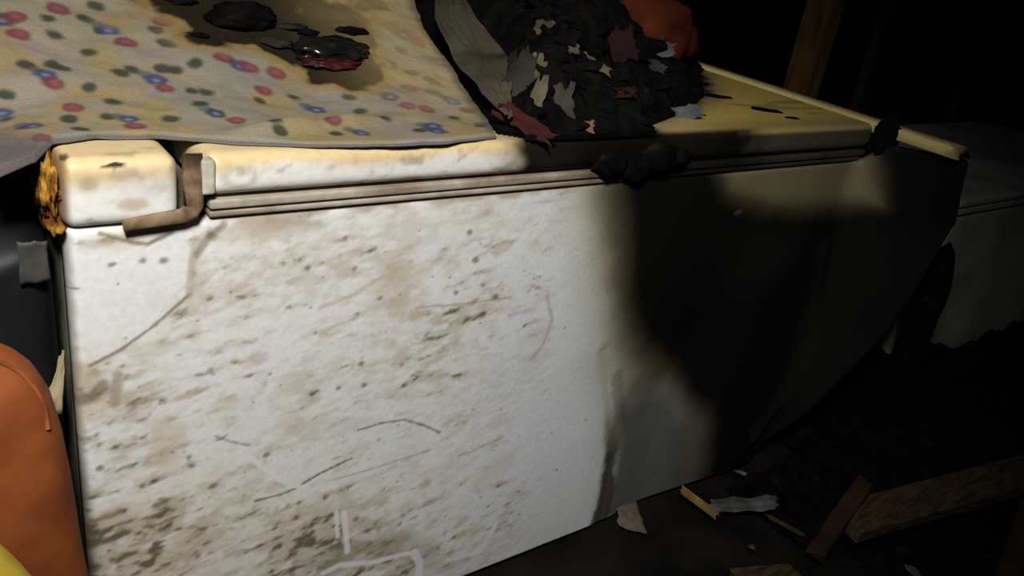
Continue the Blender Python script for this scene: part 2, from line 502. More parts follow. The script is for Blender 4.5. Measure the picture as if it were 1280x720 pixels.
# scratches and drips
for pts, wd, col, k in (([(448, 538), (475, 530), (505, 525), (530, 532), (550, 541)], .0013, (.12, .10, .07), .85),
                        ([(318, 626), (352, 618), (366, 612), (400, 592), (440, 573)], .0015, (.14, .11, .07), .85),
                        ([(270, 545), (288, 552), (312, 557)], .0014, (.18, .15, .10), .7),
                        ([(408, 602), (470, 585), (540, 562)], .0013, (.32, .26, .18), .6),
                        ([(112, 457), (150, 437), (190, 408), (236, 368)], .0018, (.16, .12, .08), .75),
                        ([(236, 368), (240, 330), (246, 300)], .0040, (.36, .29, .20), .55),
                        ([(246, 318), (258, 300), (280, 280)], .0040, (.22, .16, .10), .7),
                        ([(125, 292), (165, 303), (185, 305), (215, 290)], .0022, (.15, .11, .07), .8),
                        ([(400, 385), (440, 370), (480, 345)], .0028, (.42, .34, .2), .5),
                        ([(520, 385), (580, 380), (640, 372)], .0014, (.3, .25, .18), .6),
                        ([(664, 450), (680, 430), (690, 400), (684, 370)], .003, (.42, .37, .28), .6),
                        ([(147, 468), (143, 505)], .0050, (.30, .25, .19), .7),
                        ([(98, 502), (115, 496), (128, 480)], .0060, (.16, .13, .085), .75),
                        ([(84, 362), (97, 361)], .0015, (.12, .1, .07), .8)):
    d = seg_dist(x, z, fps(*pts)) + .0016 * (fine - .5)
    base = mixc(base, col, k * ss(wd * 1.6, wd * .4, d))
# wiped, cleaner smears near the bottom
gl = seg_dist(x, z, fps((395, 712), (440, 690), (500, 680), (535, 700)))
base = mixc(base, (.34, .30, .22), .62 * ss(.040, .008, gl + .02 * (st - .5)) * (.3 + 1.2 * bl))
for pts, wd in (([(404, 716), (425, 706), (465, 703), (497, 694), (517, 690)], .0042), ([(517, 690), (524, 702), (524, 722)], .0062),
                ([(430, 640), (434, 690)], .004), ([(420, 640), (422, 670)], .003), ([(310, 570), (350, 600), (380, 610)], .0035), ([(620, 655), (600, 690), (560, 700)], .004)):
    d = seg_dist(x, z, fps(*pts))
    base = mixc(base, (.72, .72, .69), .88 * ss(wd * 1.3, wd * .7, d))
# rust-brown line under the seam
base = mixc(base, (.24, .18, .11), .75 * ss(.012, .003, (ZTOP - z) + .008 * (fbm(x * 30, z * 3, 81) - .5) * 2) * ss(.02, .12, x))
dr = ss(.035, .012, (H - z) + .02 * (fbm(x * 16, z * 20, 83) - .5)) * ss(.5, .62, fbm(x * 9, z * 40, 84, 4))
base = mixc(base, (.36, .28, .18), .7 * dr * ss(.08, .2, x))
base = mixc(base, (.22, .19, .15), .7 * ss(.010, .002, x + .004 * (fine - .5)))
# soot: core and halo
nzs = (fbm(x * 7, z * 7, 91, 4) - .5)
core = poly_sd(x, z, fps((786, 236), (790, 300), (792, 380), (812, 432), (852, 462), (894, 515), (888, 575), (884, 605)) + [(1.16, -.2), (2.2, -.2), (2.2, 2.0)] + fps((1112, 150), (1108, 262), (1040, 264), (960, 262), (912, 250), (894, 232), (880, 190), (800, 190)))
core = core + .035 * nzs + .012 * (fbm(x * 30, z * 30, 93) - .5)
halo = poly_sd(x, z, fps((728, 236), (735, 300), (745, 380), (756, 440), (766, 500), (768, 545), (790, 515), (835, 498), (862, 520), (860, 565), (854, 606)) + [(1.1, -.2), (2.2, -.2), (2.2, 2.0)] + fps((1160, 150), (1105, 150), (960, 150), (730, 180)))
halo = halo + .05 * nzs
m1 = ss(-.075, .035, halo)
m2 = ss(-.022, .062, halo)
m3 = ss(-.070, .022, core)
base = mixc(base, (.40, .37, .26), .80 * m1)
base = mixc(base, (.115, .092, .046), .90 * m2)
base = mixc(base, (.0055, .0052, .0048), .995 * m3)
film_shade = ss(-.012, .03, x - crx + .02 * nzs) * ss(.30, .20, z)  # soot film plus the dent's shade right of the crease, painted in
base = mixc(base, (.065, .064, .053), .9 * film_shade * (1 - m3))
# crack with charred filler down the crease
cm = ss(.024, .006, cd_ - .010 * ss(.12, .0, z) + .016 * (fbm(x * 60, z * 45, 95) - .5)) * ss(.27, .14, z)
base = mixc(base, (.045, .038, .026), .95 * cm)
cm2 = ss(.016, .006, seg_dist(x, z, fps((772, 470), (776, 520), (770, 560))) + .01 * (fine - .5))
base = mixc(base, (.12, .10, .06), .5 * cm2)
# unburnt band under the gasket at the right
band = poly_sd(x, z, fps((905, 205), (1100, 200), (1104, 258), (1040, 257), (965, 255), (910, 238)))
base = mixc(base, (.19, .165, .085), .75 * ss(-.012, .022, band + .02 * nzs))
# greyer ash on the buckled metal, with the bulge's highlights painted in
ash = .6 * np.exp(-(((x - bc[0]) / .10) ** 2 + ((z - bc[1]) / .09) ** 2)) + .4 * ss(0.01, .08, x - FX) + .35 * np.exp(-(seg_dist(x, z, rib) / .014) ** 2)
base = mixc(base, (.015, .0155, .0145), np.clip(ash, 0, .9) * m3 * (.4 + .8 * fbm(x * 14, z * 10, 97)) * ss(.56, .50, z))
sp = fp(921, 265)
base = mixc(base, (.06, .06, .05), .7 * ss(.012, .004, np.hypot(x - sp[0], (z - sp[1]) * 2)))
pan = mesh_obj('side_panel', P.reshape(-1, 3), grid_faces(nx, nz), M_panel, fridge, colours=base.reshape(-1, 3))
solidify(pan, .0018, -1)
pan['label'] = 'white enamelled side, grimy at left and burnt black at right'

# --- cabinet shell behind the side
V, F = rounded_box((.004, .036, .0), (XE, WID, H - .004), .010, .03)
c = np.ones((len(V), 3)) * np.array([.17, .175, .135])
n = fbm3(V * 9 + 5, 4, 4)
c = mixc(c, (.12, .10, .06), ss(.45, .65, n) * .8)
bur = ss(.55, .85, V[:, 0])
c = mixc(c, (.010, .009, .008), bur * .98)
mesh_obj('cabinet_shell', V, F, M_cab, fridge, colours=c)

# --- top trim (left, above the door end)
def trim_colour(V, x0):
    y, zz, xx = V[:, 1], V[:, 2], V[:, 0]
    n1 = fbm(xx * 30, (y + zz) * 40, 101, 4); n2 = fbm(xx * 55, (y - zz) * 80, 105, 4)
    c = np.ones((len(V), 3)) * np.array([.70, .69, .64])
    lowr = (.036 if x0 == 0 else .020)
    top = ss(TT - lowr, TT - lowr * .45, zz + .020 * (fbm(xx * 22, y * 8, 107, 3) - .5) + .006 * (n1 - .5))
    c = mixc(c, (.60, .455, .245), top)
    c = mixc(c, (.34, .26, .16), .7 * ss(.55, .72, n2))
    return c, n1, n2
V, F = rounded_box((.0, -.006, H + .004), (XT, WID, TT), .013, .0030, steps=(.003, .004, .003))
c, n1, n2 = trim_colour(V, 0)
c = mixc(c, (.17, .09, .035), ss(.010, .002, V[:, 0]) * .9)
gy_ = np.exp(-(((V[:, 0] - .075) / .03) ** 2 + ((V[:, 2] - .667) / .014) ** 2))
c = mixc(c, (.52, .52, .51), .6 * gy_ * (V[:, 1] < .02))
d = np.hypot(V[:, 0] - .022, V[:, 2] - .674) + .01 * (n1 - .5)
c = mixc(c, (.34, .28, .19), .7 * ss(.012, .005, d) * (V[:, 1] < .03))
d = np.hypot((V[:, 0] - .060) * .4, V[:, 2] - .651) + .008 * (n1 - .5)
c = mixc(c, (.40, .31, .20), .7 * ss(.008, .003, d) * (V[:, 1] < .03))
c = mixc(c, (.20, .15, .09), ss(H + .010, H + .005, V[:, 2]) * .8)
qx, qy = px_of(V); front = V[:, 1] < .10
d = np.abs(qx - 142 + (n1 - .5) * 8) / 19 + np.abs(qy - 207 + .12 * (qx - 142)) / 5.5 + .5 * (n2 - .5)
c = mixc(c, (.02, .016, .012), .97 * ss(1.05, .75, d) * front)
d = np.hypot((qx - 79) / 7, (qy - 197) / 6) + .5 * (n2 - .5)
c = mixc(c, (.05, .035, .02), .9 * ss(1.05, .6, d) * front)
trim = mesh_obj('top_trim', V, F, M_door, fridge, colours=c)
# torn slit and chip on the trim
def chip(name, px, py, a, b, ang, mat, par, zoff=.0012, seed=1, zpl=TT):
    c0 = on_plane(px, py, 2, zpl)
    r = np.random.default_rng(seed); n = 14
    th = np.linspace(0, 2 * math.pi, n, endpoint=False)
    rr = 1 + .35 * (r.random(n) - .5)
    ex = np.cos(th) * a * rr; ey = np.sin(th) * b * rr
    Xc = ex * math.cos(ang) - ey * math.sin(ang); Yc = ex * math.sin(ang) + ey * math.cos(ang)
    V = [(c0[0], c0[1], zpl + zoff)] + [(c0[0] + p, c0[1] + q, zpl - .0008 + zoff * .8) for p, q in zip(Xc, Yc)] + [(c0[0] + p, c0[1] + q, zpl - .004) for p, q in zip(Xc, Yc)]
    F = [[0, 1 + k, 1 + (k + 1) % n] for k in range(n)] + [[1 + k, 1 + n + k, 1 + n + (k + 1) % n, 1 + (k + 1) % n] for k in range(n)]
    return mesh_obj(name, V, F, mat, par, smooth=False)
# scorched insulation foam showing at the end of the trim
V, F = blob((-.004, .045, H + .034), (.010, .050, .036), 5, .55, 5.0, 4)
mesh_obj('insulation_foam', V, F, M_foam, fridge)
V, F = blob((-.003, .035, H + .004), (.009, .040, .012), 8, .5, 5.0, 3)
mesh_obj('insulation_foam', V, F, M_foam, fridge)

# --- door slab
V, F = rounded_box((XD0, -.008, H + .026), (XD1, WID, TT), .014, .004, steps=(.004, .005, .004))
xx, yy, zz = V.T
c, n1, n2 = trim_colour(V, XD0)
c = mixc(c, (.58, .45, .235), ss(TT - .012, TT - .002, zz + .006 * (n1 - .5)))
right = ss(.62, .95, xx)
top = ss(TT - .010, TT - .002, zz)
c = mixc(c, (.50, .36, .085), right * top)
c = mixc(c, (.045, .04, .024), right * ss(TT - .003, TT - .009, zz) * .97)
c = mixc(c, (.20, .18, .06), right * ss(.07, .0, yy + .03 * (n1 - .5)) * top * .75)
# scorch where the burnt heap lies and drips over the edge
hp = [on_plane(*q, 2, TT)[:2] for q in ((600, 150), (690, 192), (740, 206), (800, 216), (862, 206), (852, 180), (812, 156), (860, 140), (890, 118), (875, 70), (840, 40))] + [(1.2, .6), (.5, .6)]
hp = [tuple(q) for q in hp]
sd = poly_sd(xx, yy, hp) + .03 * (n1 - .5)
c = mixc(c, (.20, .16, .08), .75 * ss(-.05, .005, sd))
c = mixc(c, (.006, .0055, .0045), .98 * ss(-.012, .012, sd))
fr = ss(-.06, .03, np.minimum(xx - .60, .92 - xx) + .05 * (n1 - .5)) * ss(.01, -.004, yy)
c = mixc(c, (.005, .0045, .004), fr * .985)
# brown scrape along the front edge
e0, e1 = on_plane(484, 200, 2, TT - .002), on_plane(590, 198, 2, TT - .002)
d = seg_dist(xx, yy, [tuple(e0[:2]), tuple(e1[:2])]) + .006 * (n2 - .5)
c = mixc(c, (.22, .115, .035), .92 * ss(.0060, .0030, d) * (zz > TT - .02))
d = np.hypot((xx - .155) * .6, zz - (H + .045)) + .006 * (n1 - .5)
c = mixc(c, (.46, .44, .30), .7 * (ss(.012, .008, d) - ss(.008, .004, d)) * (yy < .01))
# soot smears along the door's top
d = ss(.60, .72, fbm(xx * 7 + yy * 9, yy * 40, 111, 4)) * top * right
c = mixc(c, (.17, .13, .05), .6 * d)
c = mixc(c, (.22, .20, .13), .5 * right * ss(.018, .004, yy + .01 * n1) * ss(.98, 1.15, xx) * top)
door = mesh_obj('door', V, F, M_door, fridge, colours=c)
for (a, b, w1, w2, an, sd_) in ((895, 121, .030, .012, -.35, 1), (957, 138, .030, .013, -.6, 2), (990, 148, .014, .006, -.3, 3)):
    o = chip('scorch_flake', a, b, w1, w2, an, M_char, door, .003, sd_)

# --- gasket, in two ribs, and the dark seam behind
V, F = rounded_box((XD0 + .006, .004, H + .002), (XD1 - .006, WID - .01, H + .027), .004, .05)
mesh_obj('seam_liner', V, F, M_gasket_d, fridge)
def gasket_col(V):
    xx = V[:, 0]
    n = fbm(xx * 14, V[:, 2] * 60, 121, 4)
    c = np.ones((len(V), 3)) * np.array([.36, .32, .25])
    c = mixc(c, (.20, .15, .10), ss(.45, .65, n) * .8)
    return mixc(c, (.010, .009, .007), ss(.58, .68, xx + .05 * (n - .5)) * (.995 - .10 * ss(.9, 1.05, xx)))
for (z0, z1, y0) in ((H + .0035, H + .0105, -.0035), (H + .0125, H + .0225, -.0055)):
    V, F = rounded_box((XD0 + .004, y0, z0), (XD1 - .004, WID, z1), .003, .02)
    mesh_obj('door_gasket', V, F, M_cab, fridge, colours=gasket_col(V))

# --- rusty hinge bracket between trim and door
pts = [(.1115, -.005, TT + .002), (.1115, -.008, TT - .02), (.1115, -.009, H + .020), (.109, -.010, H + .016), (.100, -.0105, H + .012), (.075, -.0105, H + .010), (.048, -.010, H + .007)]
def tube(pts, rad, mat, name, parent=None, n=12, flat=1.0, caps=True):
    pts = np.array(pts, float); V = []; F = []
    rad = np.broadcast_to(np.array(rad, float), (len(pts),))
    prevn = None
    for i, p in enumerate(pts):
        t = pts[min(i + 1, len(pts) - 1)] - pts[max(i - 1, 0)]; t /= np.linalg.norm(t)
        a = np.cross(t, (0, 1, 0.001)) if prevn is None else prevn - t * (prevn @ t)
        a /= np.linalg.norm(a); prevn = a; b = np.cross(t, a)
        for k in range(n):
            th = 2 * math.pi * k / n
            V.append(p + rad[i] * (math.cos(th) * a + flat * math.sin(th) * b))
    for i in range(len(pts) - 1):
        for k in range(n):
            F.append([i * n + k, (i + 1) * n + k, (i + 1) * n + (k + 1) % n, i * n + (k + 1) % n][::-1])
    F.append([k for k in range(n)]); F.append([(len(pts) - 1) * n + k for k in range(n)][::-1])
    return mesh_obj(name, V, F, mat, parent)
hinge = tube(pts, [.0095, .0098, .0095, .009, .0072, .0066, .0058], M_rust, 'hinge_bracket', fridge, 14, .42)
hinge['label'] = 'rusty brown hinge bracket'
V, F = rounded_box((XT + .002, .004, H + .004), (XD0 - .002, WID - .01, TT - .034), .003, .05)
mesh_obj('hinge_channel', V, F, M_gasket_d, fridge)
V, F = rounded_box((XD0 - .006, -.012, H + .030), (XD0 + .008, .006, TT - .003), .004, .004)
mesh_obj('door_end_cap', V, F, noise_mat('cap_white', (.30, .26, .18), (.58, .56, .50), 40, .6, .2), fridge)

# --- cream edge strip at the lower end of the fridge, sticking out past the side
sx = 1.300
a0 = on_plane(1205, 186, 2, TT - .002); a1 = np.array([sx, WID, TT])
e_ = on_plane(1105, 146, 2, TT)
V, F = beam((a0[0], a0[1], TT - .010), (1.268, WID, TT - .006), .040, .018, seed=3, jag=.02, nseg=30)
c = np.ones((len(V), 3)) * np.array([.52, .43, .17])
n = fbm(V[:, 0] * 30, V[:, 1] * 18, 131, 4)
c = mixc(c, (.40, .28, .08), ss(.45, .7, n) * .6)
c = mixc(c, (.03, .02, .012), ss(a0[1] + .018, a0[1] + .002, V[:, 1]) * .8)
mesh_obj('edge_strip', V, F, M_door, fridge, colours=c)

# --- charred lower hinge lumps and end
q = on_plane(1106, 176, 1, -.022)
V, F = blob((q[0], -.022, q[2]), (.026, .020, .042), 12, .40, 3, 4)
mesh_obj('lower_hinge', V, F, M_char, fridge)
V, F = blob((1.280, .03, H + .015), (.030, .05, .036), 17, .4, 3, 4)
mesh_obj('lower_hinge', V, F, M_char, fridge)
V, F = rounded_box((1.255, .006, H - .01), (1.297, WID, TT - .022), .01, .02)
mesh_obj('kick_plate', V, F, M_char, fridge)

# --- torn flap hanging at the bottom of the side
A = np.array([*fp(767, 644)[:1], -.002, .020]); B = np.array([*fp(792, 632)[:1], -.002, .020])
D_ = on_plane(808, 668, 2, .004); C_ = on_plane(772, 658, 2, .004)
V, F, u_, v_ = patch(A, B, D_, C_, 10, 10, .004, 3, 5, ragged=.2)
o = mesh_obj('torn_flap', V, F, noise_mat('soiled_flap', (.06, .05, .035), (.12, .10, .07), 30, .8, .3), fridge); solidify(o, .0015)

# ------------------------------------------------------------------ floral quilt
def heap_q(x, y):
    e = ss(.06, .62, y)
    h = .145 * e * (.75 + .5 * fbm(x * 3.2, y * 3.2, 141, 3)) * ss(-.6, .2, x + .5)
    return h
def quilt_z(x, y):
    over = np.maximum(-.004 - x, 0)
    front = np.maximum(-.002 - y, 0)
    wr = .020 * (fbm(x * 7 + y * 3, y * 9 - x * 2, 151, 3) - .5) * ss(-.02, .15, y) + .006 * (fbm(x * 26, y * 26, 155, 3) - .35) * ss(-.01, .06, y)
    rid = .010 * np.exp(-((y - .030 - .18 * (x - .10)) / .016) ** 2) * ss(.12, .22, x) * ss(.42, .30, x)
    return TT + .005 + heap_q(x, y) + wr + rid - .12 * over - front * .3
fe = [on_plane(*q, 2, TT + .004)[:2] for q in ((-60, 214), (0, 204), (44, 196), (66, 178), (120, 171), (180, 170), (232, 172), (300, 178), (400, 181), (500, 180), (560, 177), (626, 169))]
fe = np.array([[-.30, fe[0][1]]] + [list(q) for q in fe])
redge = [on_surface(*q, lambda a, b: TT + .008 + heap_q(a, b))[:2] for q in ((626, 168), (600, 136), (578, 105), (556, 72), (534, 42), (524, 14), (520, -10))]
redge = np.array(redge)
nu, nv = 520, 460
U, Vv = np.meshgrid(np.linspace(0, 1, nu), np.linspace(0, 1, nv), indexing='ij')
YB = .98
tt = Vv ** 1.15
# right limit as a function of depth
yr0 = redge[0, 1]
Yg = yr0 + tt * (YB - yr0)
xr = np.interp(Yg, redge[:, 1], redge[:, 0]) + .010 * (fbm(Yg * 40, Yg * 0, 161, 3) - .5)
Xg = -.058 + U * (xr + .058)
fy = np.interp(Xg, fe[:, 0], fe[:, 1]) + .004 * (fbm(Xg * 40, Xg * 0, 163, 3) - .5)
Yg = fy + tt * (YB - fy)
Zg = quilt_z(Xg, Yg)
edge_d = (Yg - fy)
Zg = np.maximum(Zg - .003 * ss(.012, 0, edge_d), np.where((Xg > 0), TT + .0028, -9))
Q = np.stack([Xg, Yg, Zg], -1)
qc = np.ones(Xg.shape + (3,)) * np.array([.225, .198, .135])
w1 = fbm(Xg * 5, Yg * 5, 171, 4); w2 = fbm(Xg * 16, Yg * 16, 175, 4); w3 = fbm(Xg * 60, Yg * 60, 179, 3)
qc = mixc(qc, (.25, .195, .165), ss(.45, .65, w1) * .6)
qc = mixc(qc, (.175, .175, .14), ss(.5, .7, fbm(Xg * 4, Yg * 4, 177)) * .6)
qc = mixc(qc, (.25, .185, .07), ss(.46, .66, w2) * .7)
flat = lambda a, b: quilt_z(a, b)
pink = [(72, 12), (22, 44), (156, 54), (67, 104), (203, 28), (90, 134), (206, 111), (168, 158), (295, 152), (311, 86), (52, 172), (188, 4), (280, 72), (330, 114), (432, 108), (417, 150), (512, 111), (510, 133), (533, 137), (522, 52), (345, 92), (584, 138), (18, 22), (130, 182)]
blue = [(4, 26), (135, 39), (57, 94), (195, 100), (161, 150), (270, 142), (300, 83), (40, 158), (2, 142), (266, 53), (178, 2), (395, 138), (487, 121), (504, 43), (483, 80), (565, 126), (548, 78), (546, 164), (451, 167), (614, 157), (540, 158)]
green = [(60, 24), (68, 44), (120, 8), (106, 23), (110, 67), (33, 82), (65, 80), (78, 86), (112, 109), (166, 88), (206, 88), (220, 90), (140, 128), (136, 147), (212, 150), (240, 114), (257, 116), (250, 130), (245, 80), (225, 14), (240, 40), (208, 55), (87, 150), (100, 162), (6, 120), (195, 38), (366, 122), (342, 150), (325, 128), (437, 122), (450, 140), (482, 148), (485, 32), (502, 64), (515, 91), (540, 102), (541, 116), (567, 148), (600, 157), (525, 163), (420, 168), (350, 166), (30, 160), (8, 150), (150, 92), (120, 170), (190, 172), (468, 40), (255, 30), (125, 40)]
def hidden(n, sd):
    r = np.random.default_rng(sd); out = []
    while len(out) < n:
        a, b = -.05 + .85 * r.random(), .3 + .68 * r.random()
        if px_of(np.array([[a, b, float(quilt_z(a, b))]]))[1][0] < -8: out.append((a, b))
    return out
def centres(lst, n, sd):
    out = [on_surface(a, b, flat) for a, b in lst]
    return out + [np.array([a, b, float(quilt_z(a, b))]) for a, b in hidden(n, sd)]
def local(cn, r):
    m = (np.abs(Xg - cn[0]) < r * 1.8) & (np.abs(Yg - cn[1]) < r * 1.8)
    d = Q[m] - np.array([cn[0], cn[1], float(quilt_z(cn[0], cn[1]))])
    hx = d[:, 0]; hy = np.sign(d[:, 1]) * np.hypot(d[:, 1], d[:, 2])
    return m, hx, hy
rf = np.random.default_rng(3)
def rad_for(cn):
    return np.linalg.norm(cn - CAM) / FPX
for cn in centres(green, 110, 5):
    r = 10.5 * rad_for(cn); m, hx, hy = local(cn, r * 1.5)
    if not m.any(): continue
    a = rf.random() * 3.14; e = 1.0 + rf.random() * .45
    p = hx * math.cos(a) + hy * math.sin(a); q_ = -hx * math.sin(a) + hy * math.cos(a)
    d = np.hypot(p / e, q_) + r * .7 * (w3[m] - .5)
    qc[m] = mixc(qc[m], (.034, .042, .028), .94 * ss(r * 1.1, r * .4, d))
for cn in centres(blue, 45, 6):
    r = 15.5 * rad_for(cn); m, hx, hy = local(cn, r * 1.4)
    if not m.any(): continue
    th = np.arctan2(hy, hx); d = np.hypot(hx, hy) * (1 + .07 * np.cos(5 * th + rf.random() * 6)) + r * .4 * (w3[m] - .5)
    dk = rf.random()
    off = np.hypot(hx + r * .55, hy - r * .75)
    qc[m] = mixc(qc[m], (.075, .09, .07), .8 * ss(r * .75, r * .3, off))
    qc[m] = mixc(qc[m], (.034, .050, .11) if dk > .4 else (.026, .034, .060), .88 * ss(r * 1.05, r * .55, d))
    qc[m] = mixc(qc[m], (.17, .22, .33), .6 * ss(r * .42, r * .1, np.hypot(hx, hy + r * .1)))
for cn in centres(pink, 45, 8):
    r = 14.5 * rad_for(cn); m, hx, hy = local(cn, r * 1.4)
    if not m.any(): continue
    d = np.hypot(hx, hy) + r * .4 * (w3[m] - .5)
    qc[m] = mixc(qc[m], (.135, .036, .042), .9 * ss(r * 1.05, r * .55, d))
    ring = np.hypot(hx - r * .1, hy - r * .1)
    qc[m] = mixc(qc[m], (.21, .075, .078), .65 * ss(r * .55, r * .2, ring))
    qc[m] = mixc(qc[m], (.24, .055, .065), .7 * ss(r * .25, r * .08, ring))
# scorching of the cloth, then hem tones and a darker left overhang
def qd(px, py, r, k):
    cn = on_surface(px, py, flat); rr = r * rad_for(cn)
    dd = np.sqrt((Xg - cn[0]) ** 2 + (Yg - cn[1]) ** 2 + (Zg - cn[2]) ** 2)
    return k * np.exp(-(dd / rr) ** 2)
sc = qd(300, 30, 50, 1) + qd(350, 55, 35, .6) + qd(415, 55, 45, .8) + qd(440, 20, 50, .7) + qd(230, 10, 40, .6) + qd(420, 85, 45, .8) + qd(150, 25, 40, .22) + qd(250, 50, 28, .5) + qd(470, 75, 28, .35) + qd(300, -20, 90, .9)
for (a_, b_, r_, k_) in ((350, 45, 16, 1.3), (372, 40, 14, 1.2), (430, 38, 18, 1.4), (395, 50, 12, 1.2), (458, 50, 14, 1.2), (335, 14, 18, 1.2), (472, 8, 16, 1.1), (250, 46, 13, 1.2), (405, 14, 14, 1.0), (415, 84, 44, 1.2), (365, 70, 14, .9), (462, 92, 14, .9), (230, 2, 20, 1.1), (345, 60, 12, 1.0)):
    sc = sc + qd(a_, b_, r_, k_)
sc = sc * (.05 + 1.9 * fbm(Xg * 30, Yg * 22, 181, 4))
qc = mixc(qc, (.22, .15, .05), .85 * ss(.10, .42, sc))
qc = mixc(qc, (.010, .009, .006), .96 * ss(.40, .72, sc + .35 * (w3 - .5)))
qc = mixc(qc, (.36, .27, .12), .5 * ss(.30, .5, Xg) * ss(.05, .16, Yg))
re = (xr - Xg)
qc = mixc(qc, (.10, .08, .045), .9 * ss(.018, .0, re + .012 * (w2 - .5)))
qc = mixc(qc, (.25, .245, .25), .4 * ss(.018, .004, edge_d + .01 * (w2 - .5)) * ss(.14, .2, Xg))
qc = mixc(qc, (.11, .10, .09), .8 * ss(.008, .002, edge_d + .006 * (w2 - .5)))
qc = mixc(qc, (.07, .06, .062), .8 * ss(.02, -.03, Xg + .03 * (w2 - .5)) * ss(.14, .02, Yg))  # front of the left overhang made darker
quilt = mesh_obj('floral_quilt', Q.reshape(-1, 3), grid_faces(nu, nv), M_quilt, colours=qc.reshape(-1, 3))
solidify(quilt, .0022, -1)
tag(quilt, 'scorched cream quilt with small blue and pink flowers spread over the refrigerator', 'quilt')
# bedding under the raised back of the quilt
gx, gy = np.meshgrid(np.linspace(.0, .52, 50), np.linspace(.22, .95, 50), indexing='ij')
gz = np.maximum(quilt_z(gx, gy) - .014, TT + .004)
nn = gx.size
V = np.concatenate([np.stack([gx, gy, gz], -1).reshape(-1, 3), np.stack([gx, gy, np.where(gy < WID + .02, TT + .0015, TT - .02)], -1).reshape(-1, 3)])
f = grid_faces(50, 50)
rim = [(i * 50) for i in range(50)] + [49 * 50 + j for j in range(1, 50)] + [i * 50 + 49 for i in range(48, -1, -1)] + [j for j in range(48, 0, -1)]
side = [[rim[k], rim[k] + nn, rim[(k + 1) % len(rim)] + nn, rim[(k + 1) % len(rim)]][::-1] for k in range(len(rim))]
o = mesh_obj('bedding_pad', V, f.tolist() + (f[:, ::-1] + nn).tolist() + side, M_greycloth)
tag(o, 'dark grey padding bunched beneath the floral quilt', 'bedding')

# ------------------------------------------------------------------ burnt heap on the door
HP = [on_plane(*q, 2, TT)[:2] for q in ((622, 168), (690, 188), (742, 200), (800, 208), (850, 204), (846, 182), (812, 158), (850, 142), (878, 122), (872, 92), (862, 70))]
HP = [(q[0], max(q[1], -.011)) for q in HP] + [(1.26, .66), (.62, .66), (.60, .30)]
def heap_h(x, y):
    sd = poly_sd(x, y, HP)
    n = fbm(x * 9, y * 9, 201, 4)
    h = .150 * ss(-.004, .26, sd) * (.45 + 1.1 * n) + .035 * ss(0, .03, sd) * (n * 1.6 - .2)
    return TT + np.where(sd > -.004, h + .0065, -.01)
nh = 190
gx, gy = np.meshgrid(np.linspace(.44, 1.30, nh), np.linspace(-.07, .72, nh), indexing='ij')
sd = poly_sd(gx, gy, HP)
gz = heap_h(gx, gy) + .020 * (fbm(gx * 45, gy * 45, 205, 3) - .5) * ss(0, .04, sd)
# hangs a little over the front lip
keep = sd > -.004
idx = np.arange(nh * nh).reshape(nh, nh)
f = grid_faces(nh, nh)
kf = keep.ravel()[f].all(1)
f = f[kf]
used = np.unique(f); remap = -np.ones(nh * nh, int); remap[used] = np.arange(len(used))
V = np.stack([gx, gy, gz], -1).reshape(-1, 3)[used]
o = mesh_obj('burnt_debris_heap', V, remap[f], M_char, smooth=False)
solidify(o, .006, -1)
tag(o, 'black charred heap of burnt remains on the refrigerator door', 'debris', kind='stuff')

def top_z(a, b):
    return np.maximum(heap_h(np.asarray(a), np.asarray(b)), TT)
# charred flakes that stick out of the heap
cnt = 0
for k in range(400):
    px = 640 + 240 * random.random(); py = 5 + 195 * random.random()
    p = on_surface(px, py, top_z)
    if float(poly_sd(np.array([p[0]]), np.array([p[1]]), HP)[0]) < .004 or p[1] > .62: continue
    s = (6 + 14 * random.random()) * np.linalg.norm(p - CAM) / FPX
    V, F = shard(p + np.array([0, 0, s * .15]), s, 1000 + k, .4)
    o = mesh_obj('charred_fragment', V, F, M_char, smooth=False)
    tag(o, 'small black charred fragment among the burnt heap on the door', 'fragment', 'charred fragments on the burnt heap')
    cnt += 1
    if cnt >= 90: break

for i, (a, b, s_, lb) in enumerate(((764, 206, 22, 'black melted drip on the door lip, leftmost of four'), (797, 208, 24, 'black melted drip on the door lip, second from left'),
                                    (826, 196, 26, 'black melted drip on the door lip, third from left'), (846, 198, 18, 'black melted drip on the door lip, rightmost of four'))):
    p = on_plane(a, b, 1, -.012); k = np.linalg.norm(p - CAM) / FPX
    V, F = blob((p[0], -.010, min(p[2], TT - .004)), (s_ * k * 1.15, .012, s_ * k * .75), 70 + i, .5, 2.6, 3)
    o = mesh_obj('melted_drip', V, F, M_char); tag(o, lb, 'drip', 'melted drips on the door lip')
def scrap(name, label, cat, px, py, wpx, hpx, ang, mat, seed, lift=.006, thick=.002, group=None):
    """a crumpled scrap lying on whatever is at that place of the heap"""
    p = on_surface(px, py, top_z); p[1] = max(p[1], .002)
    k = np.linalg.norm(p - CAM) / FPX
    right_ = ROT[:, 0] * math.cos(ang) + ROT[:, 1] * math.sin(ang)
    upv = np.array([-.25, .62, .75]); upv = upv - right_ * (upv @ right_); upv /= np.linalg.norm(upv)
    a = right_ * wpx * k / 2; b = upv * hpx * k / 2 * 1.2
    c0 = p + np.array([0, -.004, lift])
    V, F, u_, v_ = patch(c0 - a - b, c0 + a - b, c0 + a + b, c0 - a + b, 14, 12, .006, 3, seed, ragged=.55)
    o = mesh_obj(name, V, F, mat); solidify(o, thick)
    return tag(o, label, cat, group)
scrap('cloth_scrap', 'thin red strip of cloth beside the lower right corner of the quilt', 'cloth', 656, 165, 78, 16, -.55, M_red, 1, .010)
scrap('paper_scrap', 'round pale cream scrap high in the burnt heap', 'scrap', 679, 40, 24, 15, -.1, M_cream, 2)
scrap('paper_scrap', 'tiny pale scrap just below the round cream one', 'scrap', 714, 66, 13, 9, 0, M_cream, 3)
